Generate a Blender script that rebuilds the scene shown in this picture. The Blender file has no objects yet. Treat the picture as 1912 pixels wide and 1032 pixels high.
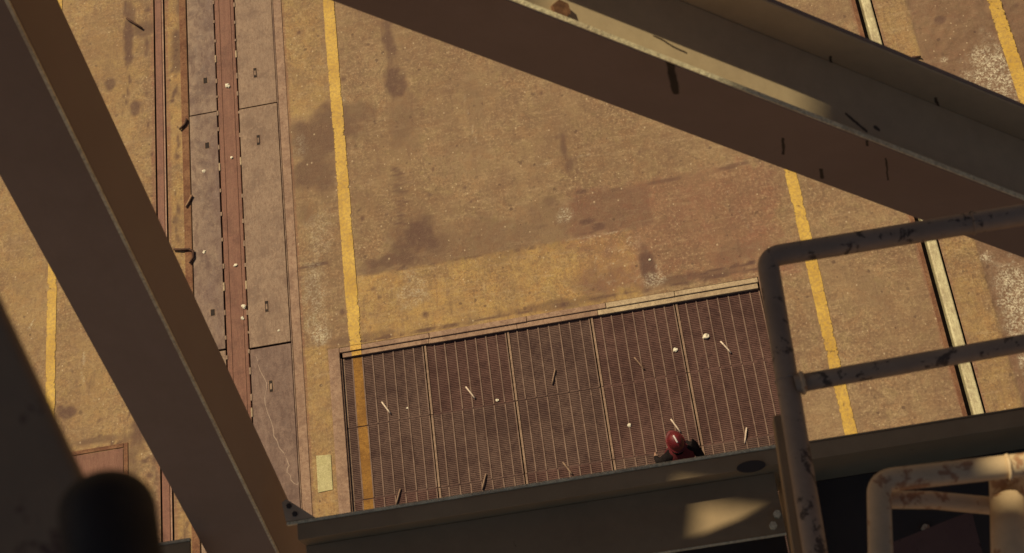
import bpy, bmesh, math, random
import numpy as np
from mathutils import Vector, Matrix

random.seed(7)
rng = np.random.default_rng(11)
S = bpy.context.scene
COL = S.collection

# ------------------------------------------------------------------ camera
# 18 m above the dock, looking steeply down (world X runs along the grating, Y along the rails)
H = 18.0
def _fit():
    f = 2600.0
    v1 = np.array([-746.0, -5636.0, f]); v1 /= np.linalg.norm(v1)
    s = -0.172
    xv = -f * f / (-746.0 - 5636.0 * s)
    v2 = np.array([xv, s * xv, f]); v2 /= np.linalg.norm(v2)
    if v2[0] < 0: v2 = -v2
    return np.stack([v2, v1, np.cross(v2, v1)], 1)
ROT = _fit()
cd = bpy.data.cameras.new('camera')
cam = bpy.data.objects.new('camera', cd)
COL.objects.link(cam)
r, d, f = [Vector(ROT[i]) for i in range(3)]        # right, down, forward in world axes
cam.matrix_world = Matrix(((r.x, -d.x, -f.x, 0), (r.y, -d.y, -f.y, 0), (r.z, -d.z, -f.z, H), (0, 0, 0, 1)))
cd.sensor_width = 36.0
cd.lens = 2600.0 / 1912.0 * 36.0
cd.clip_start = 0.05
cd.clip_end = 2000.0
cd.dof.use_dof = True
cd.dof.focus_distance = 17.0
cd.dof.aperture_fstop = 10.5
S.camera = cam

# ------------------------------------------------------------------ world, sun, exposure
SUN = Vector((-0.42, 0.49, 0.765)).normalized()      # towards the sun
W = bpy.data.worlds.new('World'); S.world = W; W.use_nodes = True
nt = W.node_tree; nt.nodes.clear()
sky = nt.nodes.new('ShaderNodeTexSky'); sky.sky_type = 'NISHITA'; sky.sun_disc = False
sky.sun_elevation = math.asin(SUN.z)
sky.sun_rotation = math.atan2(SUN.x, SUN.y)
sky.air_density = 1.0; sky.dust_density = 5.0; sky.ozone_density = 0.6
bg = nt.nodes.new('ShaderNodeBackground'); bg.inputs['Strength'].default_value = 0.05
wo = nt.nodes.new('ShaderNodeOutputWorld')
nt.links.new(sky.outputs[0], bg.inputs[0]); nt.links.new(bg.outputs[0], wo.inputs[0])
sl = bpy.data.lights.new('sun', 'SUN'); sl.energy = 4.3; sl.angle = math.radians(0.53); sl.color = (1.0, 0.86, 0.57)
so = bpy.data.objects.new('sun', sl); COL.objects.link(so)
so.rotation_euler = SUN.to_track_quat('Z', 'Y').to_euler()
S.view_settings.view_transform = 'Standard'
S.view_settings.look = 'None'
S.view_settings.exposure = 0.0
S.view_settings.gamma = 1.0
S.view_settings.use_curve_mapping = False
S.cycles.use_denoising = True
S.cycles.max_bounces = 4

# ------------------------------------------------------------------ object helpers
def tag(o, label=None, cat=None, group=None, kind=None):
    if label: o['label'] = label
    if cat: o['category'] = cat
    if group: o['group'] = group
    if kind: o['kind'] = kind
    return o

def empty(name, loc=(0, 0, 0)):
    o = bpy.data.objects.new(name, None); o.location = loc; o.empty_display_size = 0.1
    COL.objects.link(o); return o

def link(name, me, mat=None, parent=None, loc=None, rotz=None):
    if mat is not None and not me.materials: me.materials.append(mat)
    o = bpy.data.objects.new(name, me); COL.objects.link(o)
    if parent is not None:
        o.parent = parent                               # parents sit unrotated unless stated
        if loc is None: o.location = -Vector(parent.location) if parent.parent is None else (0, 0, 0)
    if loc is not None: o.location = loc
    if rotz is not None: o.rotation_euler = (0, 0, rotz)
    return o

def bm_mesh(bm, name, smooth=False):
    bmesh.ops.recalc_face_normals(bm, faces=bm.faces)
    me = bpy.data.meshes.new(name); bm.to_mesh(me); bm.free()
    if smooth:
        me.polygons.foreach_set('use_smooth', [True] * len(me.polygons))
    return me

def add_hexa(bm, P):
    v = [bm.verts.new(p) for p in P]
    for f in ((0, 1, 2, 3), (4, 7, 6, 5), (0, 4, 5, 1), (1, 5, 6, 2), (2, 6, 7, 3), (3, 7, 4, 0)):
        bm.faces.new([v[i] for i in f])

def add_box(bm, x0, x1, y0, y1, z0, z1):
    add_hexa(bm, [(x0, y0, z0), (x1, y0, z0), (x1, y1, z0), (x0, y1, z0), (x0, y0, z1), (x1, y0, z1), (x1, y1, z1), (x0, y1, z1)])

def bevel(bm, w, seg=1):
    bmesh.ops.bevel(bm, geom=list(bm.edges), offset=w, segments=seg, affect='EDGES', profile=0.5)

def box_me(name, x0, x1, y0, y1, z0, z1, bev=0.0, seg=1):
    bm = bmesh.new(); add_box(bm, x0, x1, y0, y1, z0, z1)
    if bev: bevel(bm, bev, seg)
    return bm_mesh(bm, name)

def add_obox(bm, p1, p2, u, v, u0, u1, v0, v1):
    """bar from p1 to p2 with its section between u0..u1 along u and v0..v1 along v"""
    p1, p2 = Vector(p1), Vector(p2)
    q = []
    for p in (p1, p2):
        q += [p + u * u0 + v * v0, p + u * u1 + v * v0, p + u * u1 + v * v1, p + u * u0 + v * v1]
    add_hexa(bm, q)

def fillet(pts, rad, n=7):
    pts = [Vector(p) for p in pts]; out = [pts[0]]
    for a, b, c in zip(pts, pts[1:], pts[2:]):
        u = (a - b).normalized(); w = (c - b).normalized()
        p, q = b + u * rad, b + w * rad
        for i in range(n + 1):
            t = i / n
            out.append(p * (1 - t) ** 2 + b * 2 * t * (1 - t) + q * t * t)
    out.append(pts[-1]); return out

def add_tube(bm, pts, rad, seg=20, cap=True, rads=None):
    pts = [Vector(p) for p in pts]; rings = []
    prev = None
    for i, p in enumerate(pts):
        t = (pts[min(i + 1, len(pts) - 1)] - pts[max(i - 1, 0)]).normalized()
        if prev is None:
            a = t.orthogonal().normalized()
        else:
            a = (prev - t * prev.dot(t)).normalized()
        prev = a; b = t.cross(a)
        rr = rads[i] if rads else rad
        rings.append([bm.verts.new(p + (a * math.cos(k * math.tau / seg) + b * math.sin(k * math.tau / seg)) * rr) for k in range(seg)])
    for r0, r1 in zip(rings, rings[1:]):
        for k in range(seg):
            bm.faces.new((r0[k], r0[(k + 1) % seg], r1[(k + 1) % seg], r1[k]))
    if cap:
        bm.faces.new(rings[0][::-1]); bm.faces.new(rings[-1])

def tube_me(name, pts, rad, seg=20, rads=None):
    bm = bmesh.new(); add_tube(bm, pts, rad, seg, True, rads); return bm_mesh(bm, name, True)

# ------------------------------------------------------------------ material helpers
class NT:
    def __init__(s, name):
        s.m = bpy.data.materials.new(name); s.m.use_nodes = True
        s.t = s.m.node_tree; s.t.nodes.clear()
        s.out = s.t.nodes.new('ShaderNodeOutputMaterial'); s.b = s.t.nodes.new('ShaderNodeBsdfPrincipled')
        s.t.links.new(s.b.outputs[0], s.out.inputs[0])
        s.geo = s.t.nodes.new('ShaderNodeNewGeometry'); s.pos = s.geo.outputs['Position']
    def n(s, kind, **kw):
        o = s.t.nodes.new(kind)
        for k, v in kw.items(): setattr(o, k, v)
        return o
    def put(s, sock, v):
        if hasattr(v, 'is_output'): s.t.links.new(v, sock)
        else: sock.default_value = v
    def scale(s, v3, src=None):
        o = s.n('ShaderNodeVectorMath', operation='MULTIPLY'); s.put(o.inputs[0], src or s.pos); o.inputs[1].default_value = v3
        return o.outputs[0]
    def noise(s, sc, det=4, rough=0.55, vec=None, dist=0.0):
        o = s.n('ShaderNodeTexNoise'); s.put(o.inputs['Vector'], vec or s.pos)
        o.inputs['Scale'].default_value = sc; o.inputs['Detail'].default_value = det
        o.inputs['Roughness'].default_value = rough; o.inputs['Distortion'].default_value = dist
        return o.outputs[0]
    def voro(s, sc, vec=None, feature='F1'):
        o = s.n('ShaderNodeTexVoronoi', feature=feature); s.put(o.inputs['Vector'], vec or s.pos); o.inputs['Scale'].default_value = sc
        return o.outputs['Distance']
    def mr(s, v, a, b, c=0.0, d=1.0, smooth=False):
        o = s.n('ShaderNodeMapRange'); o.clamp = True
        if smooth: o.interpolation_type = 'SMOOTHSTEP'
        s.put(o.inputs[0], v)
        for i, x in enumerate((a, b, c, d)): s.put(o.inputs[i + 1], x)
        return o.outputs[0]
    def math(s, op, a, b=0.0, clamp=False):
        o = s.n('ShaderNodeMath', operation=op); o.use_clamp = clamp
        s.put(o.inputs[0], a); s.put(o.inputs[1], b); return o.outputs[0]
    def mix(s, fac, a, b, mode='MIX'):
        o = s.n('ShaderNodeMix', data_type='RGBA', blend_type=mode)
        s.put(o.inputs[0], fac)
        s.put(o.inputs[6], a if hasattr(a, 'is_output') else (*a, 1)); s.put(o.inputs[7], b if hasattr(b, 'is_output') else (*b, 1))
        return o.outputs[2]
    def attr(s, name):
        o = s.n('ShaderNodeAttribute', attribute_name=name); return o
    def bump(s, h, strength, dist):
        o = s.n('ShaderNodeBump'); o.inputs['Strength'].default_value = strength; o.inputs['Distance'].default_value = dist
        s.put(o.inputs['Height'], h); s.t.links.new(o.outputs[0], s.b.inputs['Normal'])
    def segs(s, L):
        """mask of capsule-shaped marks (a, b, radius) in world space"""
        acc = None
        wob = s.n('ShaderNodeVectorMath', operation='SCALE')
        tn = s.n('ShaderNodeTexNoise'); s.put(tn.inputs['Vector'], s.pos); tn.inputs['Scale'].default_value = 45.0
        ce = s.n('ShaderNodeVectorMath', operation='SUBTRACT'); s.t.links.new(tn.outputs['Color'], ce.inputs[0]); ce.inputs[1].default_value = (.5, .5, .5)
        s.t.links.new(ce.outputs[0], wob.inputs[0]); wob.inputs['Scale'].default_value = 0.007
        pp = s.n('ShaderNodeVectorMath', operation='ADD'); s.t.links.new(s.pos, pp.inputs[0]); s.t.links.new(wob.outputs[0], pp.inputs[1])
        for a, b, rad in L:
            a, b = Vector(a), Vector(b); ab = b - a
            d = s.n('ShaderNodeVectorMath', operation='SUBTRACT'); s.t.links.new(pp.outputs[0], d.inputs[0]); d.inputs[1].default_value = a
            dt = s.n('ShaderNodeVectorMath', operation='DOT_PRODUCT'); s.t.links.new(d.outputs[0], dt.inputs[0]); dt.inputs[1].default_value = ab / max(ab.length_squared, 1e-8)
            t = s.mr(dt.outputs['Value'], 0, 1, 0, 1)
            sc = s.n('ShaderNodeVectorMath', operation='SCALE'); sc.inputs[0].default_value = ab; s.put(sc.inputs['Scale'], t)
            e = s.n('ShaderNodeVectorMath', operation='DISTANCE'); s.t.links.new(d.outputs[0], e.inputs[0]); s.t.links.new(sc.outputs[0], e.inputs[1])
            m = s.mr(e.outputs['Value'], rad * 0.5, rad, 1, 0, True)
            acc = m if acc is None else s.math('MAXIMUM', acc, m)
        return acc
    def fin(s, col, rough=0.8, metal=0.0, spec=0.3):
        s.put(s.b.inputs['Base Color'], col if hasattr(col, 'is_output') else (*col, 1))
        s.put(s.b.inputs['Roughness'], rough); s.put(s.b.inputs['Metallic'], metal); s.b.inputs['Specular IOR Level'].default_value = spec
        return s.m

def mat_concrete():
    s = NT('weathered_concrete')
    A = s.attr('mask'); sep = s.n('ShaderNodeSeparateColor'); s.t.links.new(A.outputs['Color'], sep.inputs[0])
    R, G, B, Al = sep.outputs[0], sep.outputs[1], sep.outputs[2], A.outputs['Alpha']
    big = s.noise(0.55, 4, 0.6); mid = s.noise(3.2, 4, 0.68); fine = s.noise(26, 3, 0.72); grit = s.noise(80, 2, 0.6)
    blot = s.noise(1.5, 5, .72, None, .6); mott = s.noise(9.0, 4, .75, None, .3)
    streak = s.noise(2.2, 5, 0.65, s.scale((6.0, 0.8, 1)))
    streak2 = s.noise(2.0, 5, 0.68, s.scale((0.8, 6.0, 1)), 0.8)
    hue = s.noise(4.5, 5, .7, s.scale((1, 1, 1)), .5)
    zone = s.mr(s.noise(.9, 3, .5, s.scale((1.3, .8, 1))), .38, .62, .5, 1.0)      # rough and trodden areas alternate
    # break the stain edges up with the slab's own grain
    rag = s.math('ADD', s.math('MULTIPLY', s.math('SUBTRACT', mott, .5), 1.5), s.math('MULTIPLY', s.math('SUBTRACT', fine, .5), 1.1))
    Rr = s.math('MULTIPLY', s.mr(s.math('ADD', R, s.math('MULTIPLY', rag, s.mr(R, 0, .15))), .08, .98), s.mr(mott, .38, .62, .95, .66))
    Br = s.math('MULTIPLY', B, s.mr(s.math('ADD', B, rag), .25, .85, .45, 1))
    c = s.mix(s.mr(big, .40, .62), (.224, .138, .073), (.284, .184, .096))
    c = s.mix(s.math('MULTIPLY', G, s.mr(mid, .36, .58, .45, 1)), c, (.385, .236, .083))
    c = s.mix(s.math('MULTIPLY', Br, s.mr(mid, .36, .60, .95, .55)), c, (.225, .104, .064))
    c = s.mix(s.math('MULTIPLY', s.mr(hue, .40, .52, .5, 0), zone), c, s.mix(1.0, c, (1.03, .84, .76), 'MULTIPLY'))
    c = s.mix(s.math('MULTIPLY', s.mr(hue, .52, .64, 0, .5), zone), c, s.mix(1.0, c, (.94, 1.03, .86), 'MULTIPLY'))
    c = s.mix(s.mr(blot, .42, .54, .36, 0), c, (.165, .092, .056))
    c = s.mix(s.mr(streak, .54, .66, 0, .38), c, (.160, .088, .055))
    c = s.mix(s.mr(streak2, .54, .68, 0, .32), c, (.400, .275, .155))
    c = s.mix(s.math('MULTIPLY', s.mr(mott, .38, .50, .42, 0), zone), c, (.140, .080, .047))
    c = s.mix(s.math('MULTIPLY', s.mr(mott, .54, .66, 0, .36), zone), c, (.440, .305, .170))
    c = s.mix(s.math('MULTIPLY', s.mr(fine, .36, .48, .60, 0), zone), c, (.120, .068, .042))
    c = s.mix(s.math('MULTIPLY', s.mr(fine, .55, .68, 0, .46), zone), c, (.520, .375, .215))
    c = s.mix(Rr, c, (.092, .046, .036))
    c = s.mix(s.mr(grit, .36, .50, .30, 0), c, (.11, .066, .042))
    # scattered dark and pale specks
    vv = s.n('ShaderNodeTexVoronoi'); s.put(vv.inputs['Vector'], s.pos); vv.inputs['Scale'].default_value = 9.0
    sc_ = s.n('ShaderNodeSeparateColor'); s.t.links.new(vv.outputs['Color'], sc_.inputs[0])
    rad_ = s.mr(sc_.outputs[0], .45, 1.0, .0, .30)
    spk = s.mr(s.math('SUBTRACT', rad_, s.math('ADD', vv.outputs['Distance'], s.math('MULTIPLY', s.math('SUBTRACT', fine, .5), .35))), .0, .07)
    c = s.mix(s.math('MULTIPLY', spk, s.mr(sc_.outputs[1], .2, .9, .10, .65)), c, (.090, .050, .034))
    vw = s.n('ShaderNodeTexVoronoi'); s.put(vw.inputs['Vector'], s.scale((1.1, .9, 1))); vw.inputs['Scale'].default_value = 13.0
    sd_ = s.n('ShaderNodeSeparateColor'); s.t.links.new(vw.outputs['Color'], sd_.inputs[0])
    spl = s.mr(s.math('SUBTRACT', s.mr(sd_.outputs[0], .62, 1.0, 0, .24), vw.outputs['Distance']), .0, .10)
    c = s.mix(s.math('MULTIPLY', spl, .5), c, (.56, .42, .26))
    # dark pits and spilled grit
    pit = s.math('MULTIPLY', s.mr(s.voro(5.5), .02, .075, 1, 0), s.mr(s.noise(1.1, 3), .50, .62))
    c = s.mix(s.math('MULTIPLY', pit, .75), c, (.052, .030, .024))
    pit2 = s.math('MULTIPLY', s.mr(s.voro(15), .05, .15, 1, 0), s.mr(s.noise(1.7, 3, .5, s.scale((1, 1, 1))), .50, .62))
    c = s.mix(s.math('MULTIPLY', pit2, .6), c, (.06, .035, .026))
    # hairline scratches
    ln = s.mr(s.math('ABSOLUTE', s.math('SUBTRACT', s.noise(1.3, 3, .5, s.scale((1, 1, 1)), 1.2), .5)), .0, .0045, 1, 0)
    c = s.mix(s.math('MULTIPLY', ln, s.mr(mid, .45, .6, 0, .5)), c, (.09, .05, .035))
    # lime, spilt cement
    sp = s.math('MULTIPLY', s.math('MULTIPLY', Al, s.mr(s.noise(34, 5, .8), .44, .60)), s.mr(mott, .40, .56, .25, 1))
    c = s.mix(sp, c, (.60, .52, .37))
    hh = s.math('ADD', s.math('MULTIPLY', fine, .7), s.math('MULTIPLY', grit, .4))
    hh = s.math('ADD', hh, s.math('MULTIPLY', mott, .8))
    hh = s.math('SUBTRACT', hh, s.math('MULTIPLY', pit, .6))
    s.bump(hh, 0.5, 0.02)
    return s.fin(c, s.mr(fine, .3, .7, .75, .95), 0, .25)

def mat_paintline():
    s = NT('worn_yellow_paint')
    fine = s.noise(22, 5, .72); big = s.noise(1.8, 4, .6); grit = s.noise(90, 2)
    c = s.mix(s.mr(big, .35, .65), (.46, .262, .036), (.60, .375, .066))
    c = s.mix(s.mr(fine, .30, .58, .75, 0), c, (.26, .150, .06))
    c = s.mix(s.mr(grit, .30, .5, .4, 0), c, (.28, .17, .07))
    # worn through to the slab
    A = s.attr('edge').outputs['Fac']
    wear = s.math('ADD', s.math('MULTIPLY', s.noise(9, 6, .75), 1.0), s.math('MULTIPLY', A, -.20))
    wear = s.math('ADD', wear, s.mr(s.noise(1.1, 2), .42, .68, 0, .10))
    tr = s.n('ShaderNodeBsdfTransparent'); mx = s.n('ShaderNodeMixShader')
    s.put(mx.inputs[0], s.mr(wear, .475, .56)); s.t.links.new(s.b.outputs[0], mx.inputs[1]); s.t.links.new(tr.outputs[0], mx.inputs[2])
    s.t.links.new(mx.outputs[0], s.out.inputs[0])
    s.bump(fine, .4, .01)
    return s.fin(c, .7, 0, .3)

def mat_rust(name, c1, c2, c3, sc=6.0, rough=.8, metal=0.0, stretch=(1, 1, 1), bumpd=.006, marks=None):
    s = NT(name); v = s.scale(stretch)
    a = s.noise(sc, 5, .65, v); b = s.noise(sc * 7, 4, .7, v); g = s.noise(110, 2)
    c = s.mix(s.mr(a, .40, .60), c1, c2)
    w = s.noise(2.7, 6, .75, None, .4); e = s.noise(19, 4, .7)
    c = s.mix(s.mr(w, .40, .52, .6, 0), c, (c1[0] * .60, c1[1] * .53, c1[2] * .54))
    c = s.mix(s.mr(e, .54, .68, 0, .35), c, (min(1, c2[0] * 1.45), min(1, c2[1] * 1.45), min(1, c2[2] * 1.4)))
    c = s.mix(s.mr(b, .5, .68, 0, .75), c, c3)
    c = s.mix(s.mr(g, .34, .54, .45, 0), c, (c1[0] * .4, c1[1] * .4, c1[2] * .4))
    if marks: c = s.mix(s.math('MULTIPLY', s.segs(marks), .5), c, (.42, .30, .21))
    s.bump(b, .5, bumpd)
    return s.fin(c, s.mr(b, .3, .7, rough, min(1, rough + .15)), metal, .3)

def mat_paint(name, c1, c2, chips=(.055, .028, .018), chip_amt=.66, sc=2.5, marks=None, rough=.62, marks_col=(.012, .008, .007)):
    s = NT(name)
    a = s.noise(sc, 5, .6); b = s.noise(sc * 9, 5, .7); fine = s.noise(140, 2, .6)
    c = s.mix(s.mr(a, .33, .67), c1, c2)
    c = s.mix(s.mr(b, .3, .7, .28, 0), c, (c1[0] * .55, c1[1] * .52, c1[2] * .5))
    chip = s.mr(s.noise(sc * 4, 6, .72, None, .4), chip_amt, chip_amt + .035)
    c = s.mix(s.math('MULTIPLY', chip, .9), c, chips)
    if marks: c = s.mix(s.math('MULTIPLY', s.segs(marks), .92), c, marks_col)
    s.bump(s.math('SUBTRACT', s.math('MULTIPLY', fine, .25), s.math('MULTIPLY', chip, .5)), .35, .003)
    return s.fin(c, s.mr(b, .3, .7, rough - .08, rough + .15), 0, .35)

M = {}
M['concrete'] = mat_concrete()
M['line'] = mat_paintline()
M['dark_void'] = mat_rust('grimy_trench_floor', (.020, .012, .009), (.032, .020, .014), (.05, .03, .02))
M['rail_rust'] = mat_rust('rusty_rail', (.170, .066, .040), (.205, .084, .050), (.24, .115, .068), 3.0, .6, 0, (6, .6, 1))
M['rail_edge'] = mat_rust('sunlit_rail_edge', (.34, .18, .11), (.42, .24, .15), (.22, .11, .07), 4.0, .4)  # lip colour lightened to show the sun catching it
M['rust_strip'] = mat_rust('rusty_edge_iron', (.165, .070, .036), (.235, .118, .058), (.10, .045, .028), 5.0, .85)
M['plate'] = mat_rust('worn_steel_plate', (.215, .130, .081), (.262, .164, .102), (.160, .088, .060), 1.6, .6, 0, (3, 1.0, 1))
M['plate_b'] = mat_rust('stained_steel_plate', (.150, .084, .062), (.245, .156, .100), (.115, .062, .048), 0.9, .6, 0, (2, .8, 1))
CR = [(-5.48, 7.79), (-5.46, 7.58), (-5.33, 7.30), (-5.39, 6.96), (-5.30, 6.59), (-5.20, 6.29), (-5.08, 6.06), (-5.12, 5.93), (-5.03, 5.73), (-4.97, 5.75)]
_c = [CR[0]]
for _a, _b in zip(CR, CR[1:]):
    for _k in (1, 2, 3): _c.append((_a[0] + (_b[0] - _a[0]) * _k / 3 + random.uniform(-.022, .022), _a[1] + (_b[1] - _a[1]) * _k / 3 + random.uniform(-.02, .02)))
CR = _c
M['plate_c'] = mat_rust('scratched_steel_plate', (.150, .084, .060), (.190, .112, .080), (.105, .058, .045), 1.2, .6, 0, (2, .8, 1), .006,
                        [((a[0], a[1], 0), (b[0], b[1], 0), random.uniform(.005, .011)) for a, b in zip(CR, CR[1:])])
M['channel'] = mat_rust('rusty_centre_channel', (.165, .066, .040), (.205, .088, .054), (.250, .140, .085), 2.0, .65, 0, (9, .5, 1))
M['frame'] = mat_rust('worn_angle_iron', (.255, .150, .094), (.320, .195, .122), (.185, .096, .062), 3.0, .65)
M['pale_iron'] = mat_rust('pale_worn_iron', (.36, .255, .150), (.47, .345, .205), (.24, .15, .09), 5.0, .6)
M['bright_rail'] = mat_rust('bright_worn_rail', (.44, .36, .20), (.58, .50, .285), (.30, .21, .12), 2.5, .45, 0, (4, 1, 1))
M['grate_bar'] = mat_rust('grating_bar', (.170, .104, .074), (.215, .135, .096), (.15, .085, .062), 4.0, .75)
M['grate_cross'] = mat_rust('grating_cross_bar', (.096, .051, .039), (.124, .070, .052), (.056, .028, .025), 1.3, .8)
M['grate_cross_red'] = mat_rust('rusty_grating_cross_bar', (.094, .044, .034), (.120, .058, .045), (.055, .025, .022), 1.3, .8)
M['grate_edge'] = mat_rust('grating_edge_strip', (.230, .142, .090), (.300, .190, .120), (.14, .08, .055), 5.0, .65)
M['grate_paint'] = mat_rust('grimy_orange_paint', (.235, .105, .016), (.300, .140, .022), (.15, .07, .02), 3.0, .75)
M['handle'] = mat_rust('bright_bar', (.60, .46, .34), (.70, .56, .42), (.40, .27, .19), 6.0, .5)
M['pit_wall'] = mat_rust('pit_wall_concrete', (.09, .055, .04), (.13, .08, .055), (.06, .035, .028), 3.0, .9)

# ------------------------------------------------------------------ value noise for the slab's stains
def vnoise(x, y, sc, seed=0):
    g = np.random.default_rng(seed).random((256, 256))
    fx, fy = x * sc + 1000.0, y * sc + 1000.0
    ix, iy = np.floor(fx).astype(int), np.floor(fy).astype(int)
    tx, ty = fx - ix, fy - iy
    tx, ty = tx * tx * (3 - 2 * tx), ty * ty * (3 - 2 * ty)
    a = g[ix % 256, iy % 256]; b = g[(ix + 1) % 256, iy % 256]; c = g[ix % 256, (iy + 1) % 256]; d_ = g[(ix + 1) % 256, (iy + 1) % 256]
    return (a * (1 - tx) + b * tx) * (1 - ty) + (c * (1 - tx) + d_ * tx) * ty
def fbm(x, y, sc, o=4, seed=0):
    v = 0; a = .5; t = 0
    for i in range(o):
        v = v + a * vnoise(x, y, sc * 2 ** i, seed + i); t += a; a *= .55
    return v / t
def sst(a, b, v):
    t = np.clip((v - a) / (b - a), 0, 1); return t * t * (3 - 2 * t)

# ------------------------------------------------------------------ ground
# slab edges (metres): rails, cable trench, grating pit
RL0, RL1 = -6.937, -6.745       # left rail slot
TR0, TR1 = -6.385, -4.80        # cable trench
PX0, PX1, PY0, PY1 = -4.43, 1.86, 3.0, 7.625    # pit frame outer edges
RR0, RR1 = 3.985, 4.225         # right rail slot
Y0, Y1 = 1.0, 17.5
def make_ground():
    xs = np.unique(np.round(np.concatenate([np.arange(-12, 8.5001, .03), [RL0, RL1, TR0, TR1, PX0, PX1, RR0, RR1]]), 4))
    ys = np.unique(np.round(np.concatenate([np.arange(Y0, Y1 + .001, .03), [PY0, PY1]]), 4))
    X, Y = np.meshgrid(xs, ys, indexing='ij')
    nx, ny = X.shape
    wob = (fbm(X, Y, 3.0, 4, 3) - .5)
    wob2 = (fbm(X, Y, 9.0, 3, 9) - .5)
    R = np.zeros_like(X); G = np.zeros_like(X); B = np.zeros_like(X); A = np.zeros_like(X)
    def blob(ch, x, y, rx, ry, amt, rot=0.0, soft=.45, rag=.9):
        c_, s_ = math.cos(rot), math.sin(rot)
        w_ = max(rx, ry) * 2.6 + .05
        i0, i1 = np.searchsorted(xs, (x - w_, x + w_)); j0, j1 = np.searchsorted(ys, (y - w_, y + w_))
        if i0 == i1 or j0 == j1: return
        q = np.s_[i0:i1, j0:j1]
        dx, dy = X[q] - x, Y[q] - y
        u = (dx * c_ + dy * s_) / rx; v = (-dx * s_ + dy * c_) / ry
        dd = np.sqrt(u * u + v * v) + wob[q] * rag * 1.6 + wob2[q] * rag * .9
        m = (1 - sst(1 - soft, 1 + soft, dd)) * min(1.0, amt * 1.2)
        ch[q] = np.maximum(ch[q], m)
    def rect(ch, x0, x1, y0, y1, amt, soft=.08, rag=.15):
        w = wob * rag + wob2 * rag * .6
        m = sst(-soft, soft, X - x0 + w) * sst(-soft, soft, x1 - X + w) * sst(-soft, soft, Y - y0 + w) * sst(-soft, soft, y1 - Y + w)
        np.maximum(ch, m * amt, out=ch)
    def stroke(ch, pts, wd, amt, rag=.03):
        for (ax, ay), (bx, by) in zip(pts, pts[1:]):
            l2 = (bx - ax) ** 2 + (by - ay) ** 2
            i0, i1 = np.searchsorted(xs, (min(ax, bx) - .15, max(ax, bx) + .15)); j0, j1 = np.searchsorted(ys, (min(ay, by) - .15, max(ay, by) + .15))
            q = np.s_[i0:i1, j0:j1]; XX, YY = X[q], Y[q]
            t = np.clip(((XX - ax) * (bx - ax) + (YY - ay) * (by - ay)) / l2, 0, 1)
            dd = np.hypot(XX - ax - t * (bx - ax), YY - ay - t * (by - ay)) + wob2[q] * rag * 2
            ch[q] = np.maximum(ch[q], (1 - sst(wd * .4, wd, dd)) * amt * (.25 + 1.2 * sst(.35, .65, fbm(XX, YY, 5, 2, 31))))
    # broad tones
    rect(G, -14, -7.05, 0, 19, .45, .2, .8)
    rect(G, -6.75, -6.42, 0, 19, .75, .03, .05)
    rect(G, -4.80, -4.43, 0, 7.7, .75, .04, .06)
    rect(G, -4.80, -4.15, 11.6, 19, .55, .1, .3)
    rect(G, -3.98, .12, 7.60, 8.68, .95, .03, .05)
    rect(G, 4.22, 4.69, 0, 19, .55, .02, .03)
    for a_, b_ in ((-6.995, -6.93), (-6.75, -6.69), (-4.81, -4.765), (3.90, 3.95), (4.22, 4.26)): rect(B, a_, b_, 0, 19, 1.0, .012, .03)
    rect(R, 4.71, 20, 0, 19, .42, .02, .04)
    rect(B, 4.71, 20, 0, 19, .55, .03, .05)
    rect(B, -.75, 2.25, 7.66, 9.45, .85, .10, .5)
    rect(B, .1, 2.3, 8.0, 9.3, .95, .2, .7)
    rect(R, -.75, .45, 8.68, 9.35, .45, .05, .12)
    rect(R, -3.5, .2, 8.70, 9.3, .40, .14, .6)
    # oil and tyre stains
    for b in [(-3.12, 12.62, .10, .28, .75), (-3.10, 11.92, .17, .26, .85), (-3.13, 12.2, .06, .7, .5), (-3.0, 11.2, .25, .5, .28),
              (-4.10, 11.25, .48, .42, .62), (-4.45, 11.1, .28, .5, .62), (-3.75, 11.45, .30, .22, .5), (-4.50, 10.5, .34, .30, .66), (-4.62, 9.9, .15, .2, .4),
              (-3.00, 9.15, .32, .36, .80), (-3.35, 8.84, .45, .11, .74), (-2.7, 9.0, .2, .2, .5), (-3.60, 8.76, .4, .07, .5),
              (-.66, 10.18, .06, .26, .7), (-.62, 9.9, .09, .12, .55), (-.52, 9.42, .10, .05, .75), (-.50, 8.93, .12, .06, .95), (-.36, 8.82, .10, .05, .9),
              (-1.0, 9.35, .12, .10, .5), (-1.12, 9.28, .2, .12, .35), (-.85, 9.0, .09, .25, .45),
              (-7.36, 13.5, .07, .40, .85), (-7.33, 14.1, .07, .25, .6), (-7.68, 12.80, .08, .10, .8), (-7.26, 12.27, .07, .14, .8), (-7.1, 13.75, .15, .1, .6),
              (-6.52, 13.2, .12, .45, .75), (-6.48, 14.2, .07, .5, .6), (-8.32, 7.34, .10, .08, .9), (-8.42, 7.42, .05, .05, .8), (-7.95, 7.7, .05, .08, .4),
              (-7.26, 6.85, .12, .30, .75), (-7.4, 6.3, .12, .5, .55), (-7.9, 6.85, .35, .05, .6), (2.0, 9.7, .3, .2, .25), (3.2, 7.1, .25, .3, .22),
              (4.36, 8.2, .10, .3, .35), (5.3, 7.6, .3, .4, .6), (5.1, 11.2, .09, .07, .8), (6.2, 10.3, .4, 1.5, .5), (5.1, 9.7, .6, .3, .35),
              (-1.9, 11.2, .12, .5, .22), (-1.3, 11.9, .3, .4, .18), (-.4, 8.0, .35, .2, .30), (.25, 8.10, .085, .26, 1.0), (-2.2, 10.3, .5, .25, .15), (1.6, 8.05, .4, .18, .35),
              (-3.9, 7.72, .5, .06, .5), (-1.2, 7.72, .7, .07, .55), (.9, 7.80, .6, .05, .6), (-4.6, 8.5, .12, .35, .35)]:
        blob(R, *b)
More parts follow.
